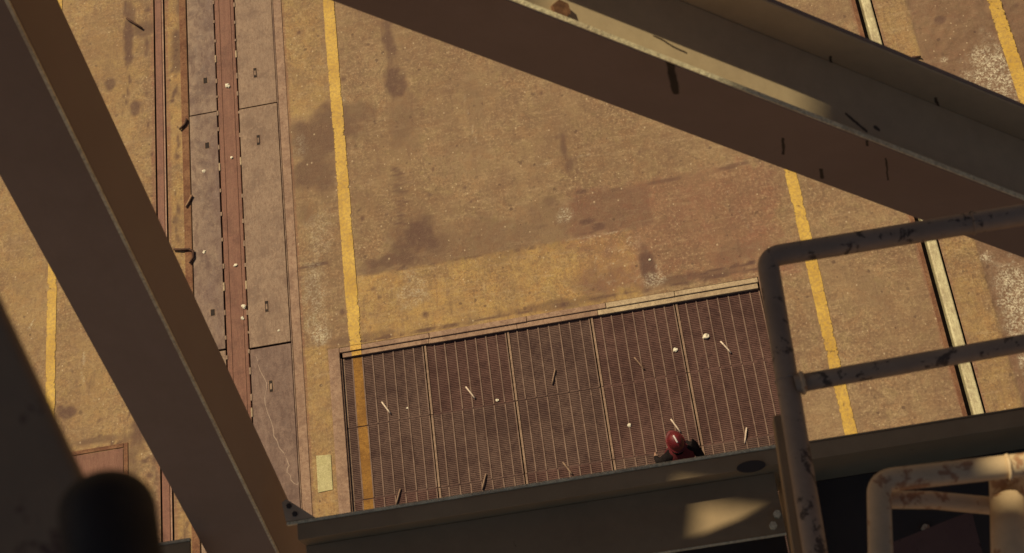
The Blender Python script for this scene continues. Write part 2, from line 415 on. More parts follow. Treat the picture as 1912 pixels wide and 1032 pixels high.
    for k in range(16):                                       # fishbone tyre scuffs
        y = 10.36 - k * .058 if k < 9 else 9.78 - (k - 9) * .06
        blob(R, -3.17 + random.uniform(-.04, .04), y, random.uniform(.08, .15), .022, random.uniform(.4, .8), random.uniform(-.5, .1), .6, .35)
    for k in range(150):                                       # crumbs beside the left rail
        y = random.uniform(5, 15)
        x = random.choice([-7.02, -7.02, -7.03, -7.36, -7.40, -7.48, -6.64, -6.60, -6.58]) + random.gauss(0, .02)
        blob(R, x, y, random.uniform(.012, .035), random.uniform(.03, .11), random.uniform(.5, .95), random.gauss(0, .15), .6, .5)
    for k in range(60):                                       # small dark spots over the slab
        blob(R, random.uniform(-4.7, 3.8), random.uniform(7.7, 14), random.uniform(.015, .05), random.uniform(.015, .05), random.uniform(.4, .9), random.random() * 3, .6, .5)
    for k in range(45):
        blob(R, random.uniform(-8.0, -7.0), random.uniform(5.2, 7.2), random.uniform(.015, .05), random.uniform(.015, .06), random.uniform(.5, .9), random.random() * 3, .6, .5)
    for k in range(40):
        blob(R, random.uniform(4.75, 7.2), random.uniform(5, 12.5), random.uniform(.02, .08), random.uniform(.02, .06), random.uniform(.4, .8), random.random() * 3, .6, .6)
    # joints, scratches, cracks
    stroke(R, [(-.52, 9.35), (1.25, 9.36), (1.9, 9.42)], .05, .50)
    stroke(R, [(-4.78, 8.82), (-3.0, 8.98), (-.6, 8.97)], .025, .42)
    stroke(R, [(-4.78, 8.98), (-4.3, 8.99)], .03, .7)
    stroke(R, [(-3.9, 8.70), (-1.2, 8.66), (-.9, 8.76), (.15, 8.70)], .022, .55)
    stroke(A, [(-.9, 8.68), (.15, 8.69)], .018, .38, .01)
    stroke(R, [(-4.0, 7.66), (-1.6, 7.70), (.6, 7.72), (1.8, 7.75)], .035, .75)
    stroke(R, [(.55, 7.86), (.85, 7.78), (1.1, 7.84), (1.8, 7.85)], .02, .8)
    stroke(R, [(.15, 8.7), (.18, 9.35)], .015, .45)
    stroke(A, [(-2.05, 11.4), (-1.92, 10.3)], .010, .40, .01)
    stroke(A, [(-1.3, 9.95), (-.1, 10.02), (.8, 10.0)], .010, .30, .01)
    stroke(A, [(1.6, 8.8), (1.82, 8.2)], .014, .45, .01)
    stroke(A, [(-2.4, 12.2), (-1.2, 12.35)], .010, .22, .01)
    for (cx, cy, rx, ry, am) in [(.12, 8.50, .09, .075, .75), (.14, 8.42, .06, .05, .6), (-.25, 8.18, .22, .26, .30), (-.14, 8.02, .3, .2, .30)]:
        pts = [(cx + rx * math.cos(t) * (1 + .18 * math.sin(3 * t)), cy + ry * math.sin(t)) for t in np.linspace(0, 6.3, 17)]
        stroke(A, pts, .016, am, .01)
    stroke(A, [(.02, 8.35), (.12, 7.95), (.2, 7.75)], .022, .5)
    stroke(A, [(.35, 8.05), (.42, 7.9), (.6, 7.85)], .018, .5)
    stroke(A, [(-8.85, 8.9), (-8.95, 8.75), (-9.0, 8.78)], .02, .6)
    stroke(A, [(-8.05, 8.3), (-8.1, 7.9), (-8.06, 7.75)], .014, .45)
    stroke(R, [(-8.3, 8.5), (-7.9, 8.6), (-7.7, 8.75)], .012, .6)
    # lime spills
    blob(A, 5.62, 10.15, .32, .48, .95, 0, .5, .8); blob(A, 5.25, 10.0, .18, .3, .5); blob(A, 5.10, 6.6, .28, .5, .85, 0, .5, .9)
    blob(A, 4.78, 7.35, .09, .06, .7); blob(A, 4.86, 5.75, .06, .25, .7); blob(A, 5.0, 10.52, .05, .05, .9)
    blob(A, -4.53, 7.85, .13, .12, .60); blob(A, -4.58, 8.5, .17, .6, .34); blob(A, -4.45, 9.4, .2, .4, .22)
    blob(A, .28, 7.84, .12, .08, .5); blob(A, -3.2, 8.3, .2, .25, .30, 0, .6, 1.2)
    blob(A, -3.9, 11.72, .03, .03, .9); blob(A, -4.65, 11.0, .1, .2, .2)
    blob(A, -.8, 9.1, .12, .12, .5); blob(A, 1.55, 9.0, .03, .02, .9)
    # faces, skipping the slots
    cx = (xs[:-1] + xs[1:]) / 2; cy = (ys[:-1] + ys[1:]) / 2
    CX, CY = np.meshgrid(cx, cy, indexing='ij')
    keep = ~(((CX > RL0) & (CX < RL1)) | ((CX > TR0) & (CX < TR1)) | ((CX > RR0) & (CX < RR1)) | ((CX > PX0) & (CX < PX1) & (CY > PY0) & (CY < PY1)))
    I, J = np.nonzero(keep)
    q = np.stack([I * ny + J, (I + 1) * ny + J, (I + 1) * ny + J + 1, I * ny + J + 1], 1)
    # the slab is a little uneven: chipped lips and shallow dishing
    Z = (fbm(X, Y, 1.2, 3, 70) - .5) * .010 - R * .0015 + np.where((X > 4.70), -.012 + wob2 * .03, 0)
    edge = (np.abs(X - PX0) < 1e-3) | (np.abs(X - PX1) < 1e-3) | (np.abs(Y - PY1) < 1e-3) | (X <= xs[0]) | (X >= xs[-1]) | (Y <= ys[0]) | (Y >= ys[-1])
    Z = np.where(edge, np.minimum(Z, 0), Z)
    V = np.stack([X.ravel(), Y.ravel(), Z.ravel()], 1)
    # outer apron to the horizon, as eight big quads
    base = len(V); far = 600.0
    ox = [-far, xs[0], xs[-1], far]; oy = [-far, ys[0], ys[-1], far]
    V = np.concatenate([V, np.array([(a, b, 0.0) for a in ox for b in oy])])
    qo = [[base + i * 4 + j, base + (i + 1) * 4 + j, base + (i + 1) * 4 + j + 1, base + i * 4 + j + 1] for i in range(3) for j in range(3) if not (i == 1 and j == 1)]
    q = np.concatenate([q, np.array(qo)])
    me = bpy.data.meshes.new('ground')
    me.vertices.add(len(V)); me.vertices.foreach_set('co', V.astype(np.float32).ravel())
    me.loops.add(q.size); me.loops.foreach_set('vertex_index', q.astype(np.int32).ravel())
    me.polygons.add(len(q)); me.polygons.foreach_set('loop_start', np.arange(0, q.size, 4, dtype=np.int32))
    me.polygons.foreach_set('use_smooth', np.ones(len(q), bool))
    me.update(calc_edges=True)
    at = me.attributes.new('mask', 'FLOAT_COLOR', 'POINT')
    C = np.zeros((len(V), 4), np.float32); C[:base] = np.stack([R.ravel(), G.ravel(), B.ravel(), A.ravel()], 1)
    at.data.foreach_set('color', C.ravel())
    return link('ground', me, M['concrete'])
ground = tag(make_ground(), 'stained brown concrete dock apron', None, None, 'structure')

def painted_strip(x0, x1, y0, y1, z, label, mat=None):
    xs = [x0, x0 + .03, x1 - .03, x1]; n = max(2, int((y1 - y0) / .12)); V = []; F = []; E_ = []
    for j in range(n + 1):
        y = y0 + (y1 - y0) * j / n; w = .004 * math.sin(j * .21 + x0)
        for i, x in enumerate(xs):
            V.append((x + w + (random.uniform(-.003, .003) if i in (0, 3) else 0), y, z)); E_.append(0.15 if i in (0, 3) else 1.0)
    for j in range(n):
        for i in range(3):
            a = j * 4 + i; F.append((a, a + 1, a + 5, a + 4))
    me = bpy.data.meshes.new('painted_line'); me.from_pydata(V, [], F); me.update()
    at = me.attributes.new('edge', 'FLOAT', 'POINT'); at.data.foreach_set('value', E_)
    o = link('painted_line', me, mat or M['line'], ground); o['label'] = label
    return o
painted_strip(-4.112, -3.930, PY1 + .004, 17.4, .009, 'yellow painted line running down to the corner of the grating')
painted_strip(2.395, 2.560, 1.2, 17.4, .009, 'yellow painted line to the right of the grating')
painted_strip(-8.648, -8.500, 1.2, 17.4, .009, 'yellow painted line at the far left beyond the rusty rail')
painted_strip(5.83, 6.03, 1.2, 17.4, .016, 'patchy yellow painted line at the far right')
mp = mat_rust('pale_cream_paint', (.42, .36, .17), (.50, .43, .22), (.27, .20, .10), 9.0, .8)
pm = bpy.data.meshes.new('painted_patch')
pm.from_pydata([(-4.700, 5.56, .009), (-4.492, 5.57, .009), (-4.488, 6.07, .009), (-4.694, 6.085, .009)], [], [(0, 1, 2, 3)])
pp = link('painted_patch', pm, mp, ground); pp['label'] = 'small pale painted rectangle on the concrete beside the grating'

# ------------------------------------------------------------------ crane rails
def rail_base(parent, x0, x1, z=-.075):
    return link('groove_bed', box_me('groove_bed', x0 - .02, x1 + .02, Y0, Y1, z - .05, z), M['dark_void'], parent)
lr = tag(empty('crane_rail', (-6.85, 1.0, 0)), 'rust-red crane rail sunk in the concrete left of the cover plates', 'rail', 'crane rails')
rail_base(lr, RL0, RL1)
bm = bmesh.new(); add_box(bm, -6.912, -6.800, Y0, Y1, -.075, .004); bevel(bm, .008, 2)
link('rail_head', bm_mesh(bm, 'rail_head'), M['rail_rust'], lr)
bm = bmesh.new(); add_hexa(bm, [(-6.797, Y0, -.07), (-6.772, Y0, -.07), (-6.772, Y1, -.07), (-6.797, Y1, -.07), (-6.797, Y0, -.004), (-6.776, Y0, -.008), (-6.776, Y1, -.008), (-6.797, Y1, -.004)])
link('edge_bead', bm_mesh(bm, 'edge_bead'), M['rail_edge'], lr)
rr = tag(empty('crane_rail', (4.14, 1.0, 0)), 'bright worn crane rail with a dark groove along its left side', 'rail', 'crane rails')
rail_base(rr, RR0, RR1, -.14)
bm = bmesh.new(); add_box(bm, 4.066, 4.204, Y0, Y1, -.14, .018); bevel(bm, .022, 3)
link('rail_head', bm_mesh(bm, 'rail_head'), M['bright_rail'], rr)
bm = bmesh.new(); add_box(bm, 3.93, 3.988, Y0, Y1, -.06, .010); bevel(bm, .004)
link('edge_iron', bm_mesh(bm, 'edge_iron'), M['rust_strip'], rr)

# ------------------------------------------------------------------ cable trench with cover plates
tr = tag(empty('cable_trench', (-5.6, 1.0, 0)), 'long cable trench covered by steel plates with a rust-red channel down the middle', 'trench cover')
link('trench_floor', box_me('trench_floor', TR0 - .02, TR1 + .02, Y0, Y1, -.30, -.24), M['dark_void'], tr)
link('edge_iron', box_me('edge_iron', -6.50, -6.388, Y0, Y1, -.05, .007, .004), M['rust_strip'], tr)
link('edge_frame', box_me('edge_frame', -4.930, -4.795, Y0, Y1, -.10, .010, .006), M['frame'], tr)
link('edge_lip', box_me('edge_lip', -4.955, -4.938, Y0, Y1, -.10, -.004, .003), M['plate_b'], tr)
link('centre_channel', box_me('centre_channel', -5.911, -5.587, Y0, Y1, -.24, -.006, .012, 2), M['channel'], tr)
for x in (-5.842, -5.652):
    link('channel_rib', box_me('channel_rib', x - .010, x + .010, Y0, Y1, -.02, .0015, .003), M['channel'], tr)
def cover_plate(x0, x1, y0, y1, slots, mat, tilt):
    bm = bmesh.new()
    add_box(bm, x0, x1, y0 + .012, y1 - .012, -.030, 0); bevel(bm, .006, 2)
    me = bm_mesh(bm, 'cover_plate')
    o = link('cover_plate', me, mat, tr)
    o.rotation_euler = (tilt * .0006, 0, 0)
    for (sx, sy, w, l) in slots:
        bm = bmesh.new()
        add_box(bm, sx - w / 2, sx + w / 2, sy - l / 2, sy + l / 2, -.008, .0065)
        h = link('lifting_slot', bm_mesh(bm, 'lifting_slot'), M['dark_void'], o, (0, 0, 0))
        link('slot_rim', box_me('slot_rim', sx - w / 2 - .011, sx + w / 2 + .011, sy - l / 2 - .006, sy + l / 2 + .006, -.010, .0030), M['frame'], o, (0, 0, 0))
        if w < .06:
            link('slot_bar', box_me('slot_bar', sx - w * .28, sx + w * .28, sy - l * .30, sy + l * .22, -.006, .0085, .002), M['grate_edge'], o, (0, 0, 0))
seams = [1.0, 3.79, 7.84, 11.89, 15.94, 17.5]
for k, (a, b) in enumerate(zip(seams, seams[1:])):
    sl_ = [(-5.285, b - .62, .05, .17)] if b < 17 else []
    if a > 2: sl_.append((-5.287, a + .62, .05, .17))
    cover_plate(-5.569, -4.962, a, b, sl_, M['plate_c'] if k == 1 else M['plate'], (-1) ** k)
seams = [1.0, 3.85, 7.90, 11.93, 15.98, 17.5]
for k, (a, b) in enumerate(zip(seams, seams[1:])):
    sl_ = [(-6.10, b - .59, .062, .10)] if b < 17 else []
    if a > 2: sl_.append((-6.10, a + .61, .062, .10))
    cover_plate(-6.372, -5.929, a, b, sl_, M['plate_b'] if k in (3, 2) else M['plate'], (-1) ** k)
tab_me = box_me('weld_tab', -.016, .016, -.05, .05, -.03, .004, .004)
tab_me.materials.append(M['plate'])
key_me = box_me('locking_key', -.014, .014, -.07, .07, -.03, .010, .006)
key_me.materials.append(M['pale_iron'])
for x in (-5.918, -5.580):
    y = 4.2 + (0.1 if x < -5.7 else 0)
    k = 0
    while y < 15.5:
        near = min(abs(y - ky) for ky in (6.86, 8.88, 10.93, 12.93, 14.95))
        if near > .2:
            o = link('weld_tab', tab_me, None, tr, Vector((x + random.uniform(-.006, .006), y, 0)) - Vector(tr.location))
            o.scale = (1, random.uniform(.4, 1.1), 1)
        y += random.uniform(.27, .46)
    for ky in (6.86, 8.88, 10.93, 12.93, 14.95):
        link('locking_key', key_me, None, tr, Vector((x, ky + random.uniform(-.03, .03), 0)) - Vector(tr.location))

# ------------------------------------------------------------------ grating pit
pit = tag(empty('grating_pit', (-1.3, 5.3, 0)), 'recessed rectangular pit with an angle-iron frame holding the gratings', 'drain pit')
GZ = -.062
IX0, IX1, IY1 = -4.285, 1.72, 7.545
link('pit_floor', box_me('pit_floor', IX0, IX1, PY0, IY1, -1.6, -1.5), M['dark_void'], pit)
for nm, b in (('pit_wall', (PX0, IX0, PY0, IY1, -1.6, -.045)), ('pit_wall', (IX1, PX1, PY0, IY1, -1.6, -.045)), ('pit_wall', (PX0, PX1, IY1, PY1, -1.6, -.045)), ('pit_wall', (PX0, PX1, PY0 - .1, PY0, -1.6, -.045))):
    link(nm, box_me(nm, *b), M['pit_wall'], pit)
link('frame_bar', box_me('frame_bar', PX0, IX0 + .022, PY0, PY1, -.043, .006, .006), M['frame'], pit)
link('frame_bar', box_me('frame_bar', IX1, PX1, PY0, PY1, -.043, .006, .006), M['frame'], pit)
# upper bar in welded lengths, none quite in line
xs_ = [IX0 + .025, -2.95, -1.55, -.42, .55, IX1 - .003]
for k, (a, b) in enumerate(zip(xs_, xs_[1:])):
    link('frame_bar', box_me('frame_bar', a, b - .006, IY1 + random.uniform(-.004, .002), PY1 - random.uniform(.0, .008), -.043, .005 + random.uniform(-.002, .002), .006), M['pale_iron'] if k >= 3 else M['frame'], pit)
xs_ = [IX0 + .06, -2.97, -1.7, -.55, IX1 - .02]
for k, (a, b) in enumerate(zip(xs_, xs_[1:])):
    link('ledge_angle', box_me('ledge_angle', a, b - .004, IY1 - .075 + random.uniform(-.006, .006), IY1 - .001, -.085, -.016, .004), M['frame'] if k < 3 else M['pale_iron'], pit)
st = box_me('painted_line', -4.10, -3.94, IY1 + .006, PY1 - .004, .006, .0135)
o = link('painted_line', st, M['grate_paint'], pit); st.materials[0] = mat_rust('yellow_frame_paint', (.50, .28, .05), (.62, .37, .08), (.28, .14, .05), 8.0, .75)
o = link('painted_line', box_me('painted_line', -4.09, -3.95, IY1 - .070, IY1 - .008, -.03, -.0115), st.materials[0], pit)

link('ledge_angle', box_me('ledge_angle', IX0 + .0225, IX0 + .040, PY0, IY1 - .08, -.20, -.022, .003), M['frame'], pit)
# grating panels: five columns, four rows
PW, PH = 1.194, 1.045
GX, GY = -4.250, 7.468
xbm = bmesh.new()
npx = 40
for k in range(npx):
    y = -PH + .02 + k * (PH - .04) / (npx - 1)
    add_box(xbm, .012, PW - .012, y - .0098, y + .0098, -.030, -.004)
for y in (0, -PH + .010): add_box(xbm, .004, PW - .004, y - .009, y, -.045, -.003)
cross_me = bm_mesh(xbm, 'grating_panel'); cross_me.materials.append(M['grate_cross'])
cross_me2 = cross_me.copy(); cross_me2.materials[0] = M['grate_cross_red']
bar_me = box_me('bearing_bar', -.0085, .0085, -PH + .010, -.010, -.045, .004); bar_me.materials.append(M['grate_bar'])
strip_me = box_me('edge_strip', -.015, .015, -PH + .004, -.004, -.045, .010, .003); strip_me.materials.append(M['grate_edge'])
hand_me = tube_me('lifting_bar', [(0, -.110, .012), (0, -.05, .020), (0, .05, .020), (0, .110, .012)], .0115, 8); hand_me.materials.append(M['handle'])
hand_dull = hand_me.copy(); hand_dull.materials[0] = M['grate_edge']
paint_bm = bmesh.new()
for k in range(npx):
    y = -PH + .02 + k * (PH - .04) / (npx - 1)
    add_box(paint_bm, .148, .302, y - .0125, y + .0125, -.02, .0025)
paint_me = bm_mesh(paint_bm, 'painted_line'); paint_me.materials.append(M['grate_paint'])
tilts = {(0, 0): .52, (0, 1): .52, (0, 2): -.32, (0, 3): .50, (0, 4): .52, (1, 0): -.35, (1, 1): -.35, (1, 2): .50, (1, 3): .45, (1, 4): -.30}
hxy = {(0, 0): (-3.67, 6.63), (0, 1): (-2.47, 6.65), (0, 2): (-1.29, 6.68), (0, 3): (-.10, 6.67), (0, 4): (1.10, 6.70),
       (1, 0): (-3.61, 5.34), (1, 1): (-2.42, 5.36), (1, 2): (-1.28, 5.36), (1, 3): (.24, 5.71), (1, 4): (1.13, 5.42)}
for rw in range(4):
    for cl in range(5):
        e = link('grating_panel', cross_me2 if (cl, rw) in ((1, 0), (3, 0), (3, 1), (4, 0), (0, 2), (4, 1), (2, 2)) else cross_me, None, pit,
                 Vector((GX + cl * PW, GY - rw * PH, GZ + random.uniform(-.005, .005))) - Vector(pit.location))
        if cl == 0 and rw == 0: e['label'] = 'corner grating panel crossed by the orange painted line'
        e.rotation_euler = (random.uniform(-.003, .003), random.uniform(-.003, .003), random.uniform(-.002, .002))
        for k in range(1, 8):
            b = link('bearing_bar', bar_me, None, e, (k * PW / 8 + random.uniform(-.004, .004), 0, random.uniform(-.002, .002)))
            b.rotation_euler = (0, 0, random.uniform(-.004, .004))
        link('edge_strip', strip_me, None, e, (.020, 0, 0 if cl else -.01))
        link('bearing_bar', bar_me, None, e, (PW - .020, 0, .003))
        if cl == 0:
            pl_ = link('painted_line', paint_me, None, e, (0, 0, 0)); pl_['kind'] = 'stuff'
        if (rw, cl) in hxy:
            x, y = hxy[(rw, cl)]
            dull = (rw, cl) in ((0, 2), (0, 3), (1, 0), (1, 1), (1, 2))
            link('lifting_bar', hand_dull if dull else hand_me, None, e, (x - GX - cl * PW, y - GY + rw * PH, 0), tilts[(rw, cl)])

# ------------------------------------------------------------------ steelwork of the crane around the camera
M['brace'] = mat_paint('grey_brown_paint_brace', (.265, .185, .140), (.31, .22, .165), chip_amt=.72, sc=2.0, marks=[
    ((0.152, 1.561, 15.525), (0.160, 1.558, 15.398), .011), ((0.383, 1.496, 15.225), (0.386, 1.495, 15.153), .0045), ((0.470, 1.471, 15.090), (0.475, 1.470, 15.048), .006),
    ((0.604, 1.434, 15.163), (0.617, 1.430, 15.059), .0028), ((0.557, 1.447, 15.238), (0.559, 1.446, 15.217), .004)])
M['brace_in'] = mat_paint('lit_side_paint_brace', (.56, .425, .255), (.62, .48, .285), chip_amt=.72, sc=2.0, marks=[  # same paint, paler and yellower: sunlit tone put into the inner faces
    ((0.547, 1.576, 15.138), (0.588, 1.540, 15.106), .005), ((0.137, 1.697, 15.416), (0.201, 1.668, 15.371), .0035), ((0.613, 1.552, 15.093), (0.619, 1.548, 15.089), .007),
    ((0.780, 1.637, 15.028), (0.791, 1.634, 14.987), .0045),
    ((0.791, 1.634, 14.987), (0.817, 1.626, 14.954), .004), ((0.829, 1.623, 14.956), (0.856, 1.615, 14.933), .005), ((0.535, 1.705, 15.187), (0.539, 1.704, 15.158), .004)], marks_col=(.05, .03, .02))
M['leg'] = mat_paint('dark_grey_paint_leg', (.29, .205, .142), (.345, .245, .172), chip_amt=.74, sc=1.6)
M['leg_side'] = mat_paint('olive_brown_paint_leg', (.268, .190, .138), (.312, .224, .162), chip_amt=.73, sc=1.6)
M['edge'] = mat_rust('painted_sunlit_edge', (.78, .66, .40), (.90, .78, .48), (.60, .46, .28), 14.0, .55)  # pale tone painted as sunlight on the edge strips; beam bolts share it
M['beam'] = mat_paint('olive_grey_paint_beam', (.32, .220, .115), (.38, .265, .142), chip_amt=.68, sc=2.4)
M['beam_low'] = mat_paint('tan_paint_beam', (.31, .215, .115), (.37, .26, .14), chip_amt=.66, sc=2.4)
M['gusset'] = mat_paint('lightened_gusset_paint', (.50, .36, .215), (.56, .41, .25), chip_amt=.66, sc=3.0)  # colour lightened to offset the shade on this flat plate
M['pipe'] = mat_paint('flaking_pipe_paint', (.32, .235, .160), (.41, .305, .21), chips=(.065, .045, .034), chip_amt=.565, sc=7.0)
M['pipe_pale'] = mat_paint('pale_pipe_paint', (.58, .42, .245), (.68, .50, .30), chips=(.34, .165, .08), chip_amt=.55, sc=6.0)
M['black'] = mat_paint('black_grimy_plate_and_hole', (.055, .042, .032), (.080, .060, .045), chip_amt=.75, sc=3.0, rough=.8)
M['deck'] = mat_paint('dark_brown_deck_paint', (.085, .056, .038), (.115, .076, .052), chip_amt=.7, sc=1.0)
M['rubber'] = mat_paint('black_rubber', (.016, .013, .012), (.022, .018, .016), chip_amt=.8, sc=6.0, rough=.7)

# diagonal brace: rolled H section lying on its side
BR1, BR2 = Vector((-0.121, 1.651, 15.700)), Vector((0.918, 1.359, 15.000))
ax = (BR2 - BR1).normalized(); bn = Vector((0, 0, 1)).cross(ax).normalized(); bu = ax.cross(bn)
p1, p2 = BR1 - ax * 1.3, BR2 + ax * 1.1
brace = tag(empty('diagonal_brace', p2), 'dark H-section steel brace crossing the upper right, with a sunlit stripe inside', 'steel brace')
FW, WB, TH = .23, .23, .013
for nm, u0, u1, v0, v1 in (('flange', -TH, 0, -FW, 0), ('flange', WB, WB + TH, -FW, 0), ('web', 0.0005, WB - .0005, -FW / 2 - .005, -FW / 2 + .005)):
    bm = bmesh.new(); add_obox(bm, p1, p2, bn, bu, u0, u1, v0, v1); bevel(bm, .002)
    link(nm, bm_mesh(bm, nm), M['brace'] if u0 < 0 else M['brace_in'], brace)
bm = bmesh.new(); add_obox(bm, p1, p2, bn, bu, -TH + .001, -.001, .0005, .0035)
link('edge_bead', bm_mesh(bm, 'edge_bead'), M['edge'], brace)  # pale strip stands in for the sunlit ridge
bm = bmesh.new(); add_obox(bm, p1, p2, bn, bu, WB + .002, WB + TH - .002, .0005, .0025)
link('edge_bead', bm_mesh(bm, 'edge_bead'), M['brace'], brace)
c = BR1 + ax * .125 + bn * .085 - bu * (FW / 2 - .004)
bm = bmesh.new(); add_tube(bm, [c, c + bu * .012], .022, 6); link('bolt_head', bm_mesh(bm, 'bolt_head'), M['rust_strip'], brace)

# raking leg: box section
LR1, LR2 = Vector((-1.156, 1.815, 15.800)), Vector((-1.166, 1.060, 14.040))
la = (LR2 - LR1).normalized(); ln = Vector((0, 0, 1)).cross(la).normalized(); lu = la.cross(ln)
q1, q2 = LR1 - la * .9, LR2 + la * .9
leg = tag(empty('raking_leg', q2), 'wide dark steel leg slanting down the left side, with sunlight painted along one ridge', 'steel leg')
LW, LH = .205, .232
bm = bmesh.new(); add_obox(bm, q1, q2, ln, lu, -LW, 0, -.012, 0); bevel(bm, .002)
link('face_plate', bm_mesh(bm, 'face_plate'), M['leg'], leg)
bm = bmesh.new(); add_obox(bm, q1, q2, ln, lu, -.012, -.0005, -LH, -.0125); bevel(bm, .002)
link('side_plate', bm_mesh(bm, 'side_plate'), M['leg_side'], leg)
bm = bmesh.new(); add_obox(bm, q1, q2, ln, lu, -LW, -.0125, -LH, -LH + .012)
link('back_plate', bm_mesh(bm, 'back_plate'), M['leg'], leg)
bm = bmesh.new(); add_obox(bm, q1, q2, ln, lu, -LW + .0005, -LW + .012, -LH + .0125, -.0125)
link('side_plate', bm_mesh(bm, 'side_plate'), M['leg'], leg)
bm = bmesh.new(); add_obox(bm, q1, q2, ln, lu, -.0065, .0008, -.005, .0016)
link('edge_bead', bm_mesh(bm, 'edge_bead'), M['edge'], leg)  # light on the ridge put in as a pale strip

# floor beam across the bottom: top flange, web, wide lower flange
fb = tag(empty('floor_beam', (-.4, 1.0, 14.05)), 'horizontal steel beam along the bottom joining the leg, with a pale top edge painted as sunlit', 'steel beam')
X0b, X1b, ZT = -1.06, 1.9, 14.20
bm = bmesh.new(); add_box(bm, X0b, X1b, 1.045, 1.092, ZT - .010, ZT); bevel(bm, .0015); link('top_flange', bm_mesh(bm, 'top_flange'), M['beam'], fb)
bm = bmesh.new(); add_box(bm, X0b, X1b, 1.047, 1.057, ZT - .30, ZT - .0105); link('web', bm_mesh(bm, 'web'), M['beam'], fb)
bm = bmesh.new(); add_box(bm, X0b, .300, .872, 1.0465, ZT - .090, ZT - .080); bevel(bm, .0015); link('bottom_flange', bm_mesh(bm, 'bottom_flange'), M['beam_low'], fb)
bm = bmesh.new(); add_box(bm, X0b, .300, .868, .8718, ZT - .092, ZT - .077); link('edge_bead', bm_mesh(bm, 'edge_bead'), M['edge'], fb)  # lit lower edge painted as a pale strip
bm = bmesh.new(); add_box(bm, X0b - .03, .38, 1.0925, 1.1015, ZT - .012, ZT + .003); bevel(bm, .001); link('edge_bead', bm_mesh(bm, 'edge_bead'), M['edge'], fb)  # lit far edge painted as a pale strip
bm = bmesh.new(); add_box(bm, .383, X1b, 1.0925, 1.097, ZT - .012, ZT + .002); bevel(bm, .001); link('edge_bead', bm_mesh(bm, 'edge_bead'), M['beam'], fb)
bm = bmesh.new(); add_box(bm, -2.6, -1.378, 1.035, 1.092, ZT - .010, ZT); bevel(bm, .0015); link('top_flange', bm_mesh(bm, 'top_flange'), M['beam'], fb)
bm = bmesh.new(); add_box(bm, -2.6, -1.378, 1.0925, 1.1015, ZT - .012, ZT + .003); bevel(bm, .001); link('edge_bead', bm_mesh(bm, 'edge_bead'), M['edge'], fb)  # painted edge light carried on left of the leg
bm = bmesh.new(); add_box(bm, -2.6, -1.378, 1.047, 1.057, ZT - .30, ZT - .0105); link('web', bm_mesh(bm, 'web'), M['beam'], fb)
# gusset at the joint with the leg
bm = bmesh.new()
gp = [(-1.09, 1.1025), (-1.005, 1.102), (-1.085, 1.168), (-1.10, 1.160)]
lo = [bm.verts.new((x, y, ZT - .006)) for x, y in gp]; hi = [bm.verts.new((x, y, ZT + .006)) for x, y in gp]
bm.faces.new(lo[::-1]); bm.faces.new(hi)
for i in range(4): bm.faces.new((lo[i], lo[(i + 1) % 4], hi[(i + 1) % 4], hi[i]))
link('gusset_plate', bm_mesh(bm, 'gusset_plate'), M['gusset'], fb)
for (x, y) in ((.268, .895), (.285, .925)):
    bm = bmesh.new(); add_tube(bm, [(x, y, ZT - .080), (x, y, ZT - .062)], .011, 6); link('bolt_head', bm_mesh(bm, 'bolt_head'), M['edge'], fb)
bm = bmesh.new()
ring0 = [bm.verts.new((.236 + .040 * math.cos(t), 1.050 + .016 * math.sin(t), ZT + .0005)) for t in np.linspace(0, math.tau, 24, endpoint=False)]
ring1 = [bm.verts.new(v_.co + Vector((0, 0, .006))) for v_ in ring0]
bm.faces.new(ring0[::-1]); bm.faces.new(ring1)
for k in range(24): bm.faces.new((ring0[k], ring0[(k + 1) % 24], ring1[(k + 1) % 24], ring1[k]))
link('oval_hole_disc', bm_mesh(bm, 'oval_hole_disc'), M['black'], fb)  # black disc standing in for a dark hole in the flange
for (x, y) in ((-1.078, 1.146), (-1.062, 1.120)):
    bm = bmesh.new(); add_tube(bm, [(x, y, ZT + .006), (x, y, ZT + .012)], .008, 6); link('bolt_head', bm_mesh(bm, 'bolt_head'), M['black'], fb)

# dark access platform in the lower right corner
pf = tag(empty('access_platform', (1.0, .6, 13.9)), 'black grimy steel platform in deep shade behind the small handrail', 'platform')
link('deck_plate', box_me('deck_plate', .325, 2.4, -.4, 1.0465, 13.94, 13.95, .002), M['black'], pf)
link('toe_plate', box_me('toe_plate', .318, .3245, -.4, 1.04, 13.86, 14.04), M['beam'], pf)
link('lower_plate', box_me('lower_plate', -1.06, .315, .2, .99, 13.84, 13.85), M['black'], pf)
for (x, y) in ((.40, .98), (.70, .86), (.95, .90)):
    bm = bmesh.new(); add_tube(bm, [(x, y, 13.95), (x, y, 13.965)], .013, 6); link('bolt_head', bm_mesh(bm, 'bolt_head'), M['pipe_pale'], pf)
bm = bmesh.new(); add_obox(bm, (.36, .60, 15.0), (.62, .66, 15.0), Vector((0, 1, 0)), Vector((0, 0, 1)), -.5, 0, -.004, .004)
link('rusty_plate', bm_mesh(bm, 'rusty_plate'), mat_paint('rusty_red_plate', (.12, .06, .045), (.17, .09, .065), chip_amt=.6, sc=5), pf)

